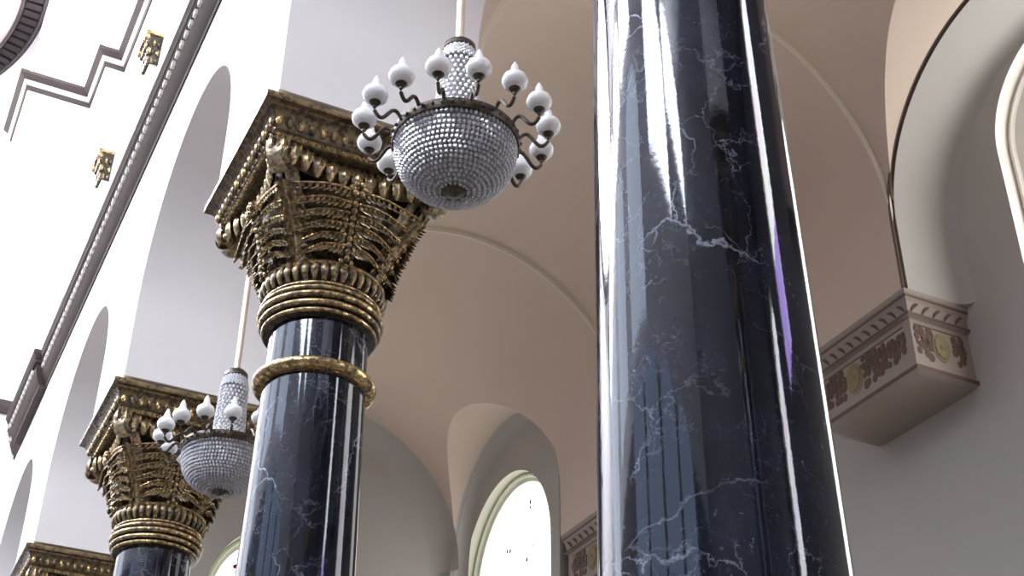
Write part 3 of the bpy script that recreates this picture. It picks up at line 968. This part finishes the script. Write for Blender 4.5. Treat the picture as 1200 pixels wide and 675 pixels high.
# ------------------------------------------------------------------ chandeliers
def make_chandelier():
    root = bpy.data.objects.new('crystal_chandelier', None); COL.objects.link(root)
    ZR = 4.93     # ring level
    root.location = (CX, CY-S/2, 4.60)
    def B(mb, name, mats, parent=root, **k):
        mb.v = [(x, y, z-4.60) for x, y, z in mb.v]
        return mb.build(name, mats, parent, **k)
    mb = MB()
    mb.tube([(0, 0, 5.70), (0, 0, 8.44)], 0.026, 10)
    for z in (5.76, 6.3, 7.0, 7.7): mb.ball((0, 0, z), 0.024, n=10, m=6)
    B(mb, 'rod', M['rod'])
    mb = MB()
    mb.lathe([(0.02, 8.33), (0.06, 8.36), (0.11, 8.42), (0.13, 8.46), (0.13, 8.50)], 24)
    B(mb, 'ceiling_rose', M['gold'])
    # ring
    mb = MB()
    mb.lathe([(0.335, ZR-0.03), (0.362, ZR-0.03), (0.37, ZR), (0.362, ZR+0.035), (0.335, ZR+0.035), (0.335, ZR-0.03)], 64)
    for k in range(40):
        a = 2*PI*k/40
        mb.ball((0.368*cos(a), 0.368*sin(a), ZR), 0.012, n=6, m=4)
    B(mb, 'ring', M['bronze'], angle=30)
    # bowl: smoky inner shell with strands of cut drops
    mb = MB()
    RBW = 0.335
    bc = lambda a, q: (max(0.0, cos(a))**0.80)*q
    bs = lambda a, q: (max(0.0, sin(a))**0.80)*q*0.94
    mb.lathe([(bc(PI/2*i/24, RBW), ZR-0.02-bs(PI/2*i/24, RBW)) for i in range(24)] + [(0.002, ZR-0.02-RBW*0.94)], 48)
    bowl = B(mb, 'bowl', M['bowlglass'])
    mb = MB()
    rows_ = 17
    rr_ = random.Random(1)
    for i in range(rows_):
        a = PI/2*(i+0.3)/rows_
        r = bc(a, RBW+0.008); z = ZR-0.02-bs(a, RBW+0.008)
        nb = max(6, int(2*PI*r/0.027))
        for k in range(nb):
            b = 2*PI*(k+0.5*(i % 2))/nb
            s_ = rr_.uniform(0.0115, 0.0155)
            mb.ball((r*cos(b), r*sin(b), z), s_, s_, s_*1.15, 4, 3)
    st = B(mb, 'crystal_strands', M['crystal'], bowl, smooth=False)
    st['kind'] = 'stuff'
    # dark boss under the bowl
    mb = MB()
    mb.lathe([(0.07, ZR-0.330), (0.075, ZR-0.345), (0.06, ZR-0.355), (0.03, ZR-0.365), (0.022, ZR-0.375), (0.001, ZR-0.38)], 20)
    for k in range(8):
        a = 2*PI*k/8
        mb.ball((0.062*cos(a), 0.062*sin(a), ZR-0.345), 0.020, 0.020, 0.012, 6, 4)
    B(mb, 'boss', M['bronze'])
    # crown of prisms
    mb = MB()
    prof = [(0.20, ZR+0.03), (0.150, ZR+0.10), (0.125, ZR+0.20), (0.118, ZR+0.40), (0.112, ZR+0.60), (0.095, ZR+0.68), (0.06, ZR+0.73)]
    mb.lathe([(r-0.018, z) for r, z in prof], 32)
    crown = B(mb, 'crown', M['bowlglass'])
    mb = MB()
    ns = 22
    for k in range(ns):
        for q in range(34):
            t = q/33*(len(prof)-1); i = min(int(t), len(prof)-2); f = t-i
            r = prof[i][0]*(1-f)+prof[i+1][0]*f; z = prof[i][1]*(1-f)+prof[i+1][1]*f
            b = 2*PI*(k+0.5*(q % 2))/ns
            s_ = rr_.uniform(0.0105, 0.014)
            mb.ball((r*cos(b), r*sin(b), z), s_, s_, s_*1.3, 4, 3)
    st = B(mb, 'crystal_strands', M['crystal'], crown, smooth=False)
    st['kind'] = 'stuff'
    mb = MB()
    mb.lathe([(0.02, ZR+0.775), (0.07, ZR+0.765), (0.098, ZR+0.735), (0.102, ZR+0.70), (0.09, ZR+0.685)], 28)
    B(mb, 'crown_cap', M['bronze'])
    # arms with lamps
    fwd = math.atan2(5.61, 2.42)          # direction away from the visitor
    proto = None
    for k in range(15):
        ang = fwd + PI + 2*PI*(k+0.5)/15
        if proto is None:
            mb = MB()
            pts = []
            for i in range(17):
                t = i/16
                pts.append((0.36 + 0.165*t, 0, ZR+0.01 + 0.045*sin(2*PI*t*0.92+0.2) - 0.0*t))
            pts += [(0.528, 0, ZR+0.02), (0.528, 0, ZR+0.045)]
            mb.tube(pts, [0.0115]*len(pts), 7)
            arm = B(mb, 'arm', M['bronze'])
            mb = MB()
            mb.lathe([(0.004, ZR+0.025), (0.020, ZR+0.035), (0.034, ZR+0.055), (0.026, ZR+0.066), (0.004, ZR+0.066)], 14, (0.528, 0))
            B(mb, 'lamp_socket', M['bronze'], arm)
            mb = MB()
            mb.lathe([(0.012, ZR+0.05), (0.045, ZR+0.06), (0.068, ZR+0.085), (0.074, ZR+0.112), (0.064, ZR+0.142), (0.040, ZR+0.162), (0.027, ZR+0.185), (0.021, ZR+0.215), (0.010, ZR+0.240), (0.0005, ZR+0.255)], 18, (0.528, 0))
            B(mb, 'lamp_globe', M['globe'], arm)
            proto = arm
        else:
            arm = copy_tree(proto, root)
        arm.rotation_euler.z = ang
    return root
ch0 = make_chandelier()
tag(ch0, 'large crystal chandelier with white glass lamps hanging in front of the nearest capital', 'chandelier', 'crystal chandeliers hanging in the arches')
ch1 = copy_tree(ch0); ch1.location.y = CY+S/2
tag(ch1, 'smaller-looking crystal chandelier hanging lower left, partly behind the second column', 'chandelier', 'crystal chandeliers hanging in the arches')

# ------------------------------------------------------------------ gilded capitals beside the upper niche
def make_ornament():
    root = bpy.data.objects.new('gilded_pilaster', None); COL.objects.link(root)
    mb = MB(); mb.box(-0.10, 0, -0.12, 0.12, 0, 2.3)
    mb.build('shaft', M['nave'], root, smooth=False)
    mb = MB()
    rows = []
    for i in range(8):
        t = i/7
        h = 0.13 + 0.07*t**2; d = 0.11+0.09*t**2
        rows.append([(0, -h, 2.3+0.42*t), (-d, -h, 2.3+0.42*t), (-d, h, 2.3+0.42*t), (0, h, 2.3+0.42*t)])
    mb.grid(rows, gild=[[0.03]*4]*8)
    for r_ in range(3):
        for q in range(5):
            y = -0.13 + 0.26*q/4
            z = 2.36+0.13*r_
            t = (z-2.3)/0.42
            mb.ball((-(0.115+0.09*t*t)-0.01, y*(1+0.5*t), z), 0.03, 0.033, 0.055, 7, 5, g=1.0 if (q+r_) % 2 else 0.1)
    for sd in (-1, 1):
        for r_ in range(3):
            for q in range(2):
                z = 2.36+0.13*r_; t = (z-2.3)/0.42
                mb.ball((-0.03-0.07*q, sd*(0.135+0.07*t*t), z), 0.025, 0.03, 0.055, 7, 5, g=1.0 if (q+r_) % 2 else 0.1)
        mb.ball((-0.2, sd*0.19, 2.68), 0.05, 0.05, 0.07, 8, 6)
    mb.box(-0.23, 0, -0.23, 0.23, 2.72, 2.77)
    mb.build('capital', M['gold'], root, angle=40)
    return root
or0 = make_ornament(); or0.location = (XL-0.004, 14.2, 9.78)
tag(or0, 'tiny gilded pilaster capital above the long cornice, near the top edge', 'pilaster', 'gilded pilasters beside the upper niche')
or1 = copy_tree(or0); or1.location.y = 16.98
tag(or1, 'tiny gilded pilaster capital above the long cornice, the lower one left of it', 'pilaster', 'gilded pilasters beside the upper niche')

# ------------------------------------------------------------------ world, camera, colour management
w = bpy.data.worlds.new('World'); scene.world = w; w.use_nodes = True
nt = w.node_tree
bg = nt.nodes['Background']
sky = nt.nodes.new('ShaderNodeTexSky'); sky.sky_type = 'HOSEK_WILKIE'
nt.links.new(sky.outputs[0], bg.inputs['Color']); bg.inputs['Strength'].default_value = 0.3

F_, PITCH, YAW, ROLL = 1602.5, 0.5748, 0.4609, 0.0092
Fv = Vector((sin(YAW)*cos(PITCH), cos(YAW)*cos(PITCH), sin(PITCH)))
Rv = Vector((cos(YAW), -sin(YAW), 0)); Uv = Rv.cross(Fv)
R2 = Rv*cos(ROLL)+Uv*sin(ROLL); U2 = Uv*cos(ROLL)-Rv*sin(ROLL)
cam = bpy.data.cameras.new('camera'); co = bpy.data.objects.new('camera', cam); COL.objects.link(co)
mat = Matrix(((R2.x, U2.x, -Fv.x, 0), (R2.y, U2.y, -Fv.y, 0), (R2.z, U2.z, -Fv.z, 0), (0, 0, 0, 1)))
co.matrix_world = mat
cam.sensor_width = 36; cam.sensor_fit = 'HORIZONTAL'; cam.lens = 36*F_/1200
cam.clip_start = 0.05
scene.camera = co
vs = scene.view_settings
vs.view_transform = 'Standard'; vs.look = 'None'; vs.gamma = 1; vs.use_curve_mapping = False
vs.exposure = -0.42
scene.cycles.max_bounces = 10
scene.cycles.diffuse_bounces = 6
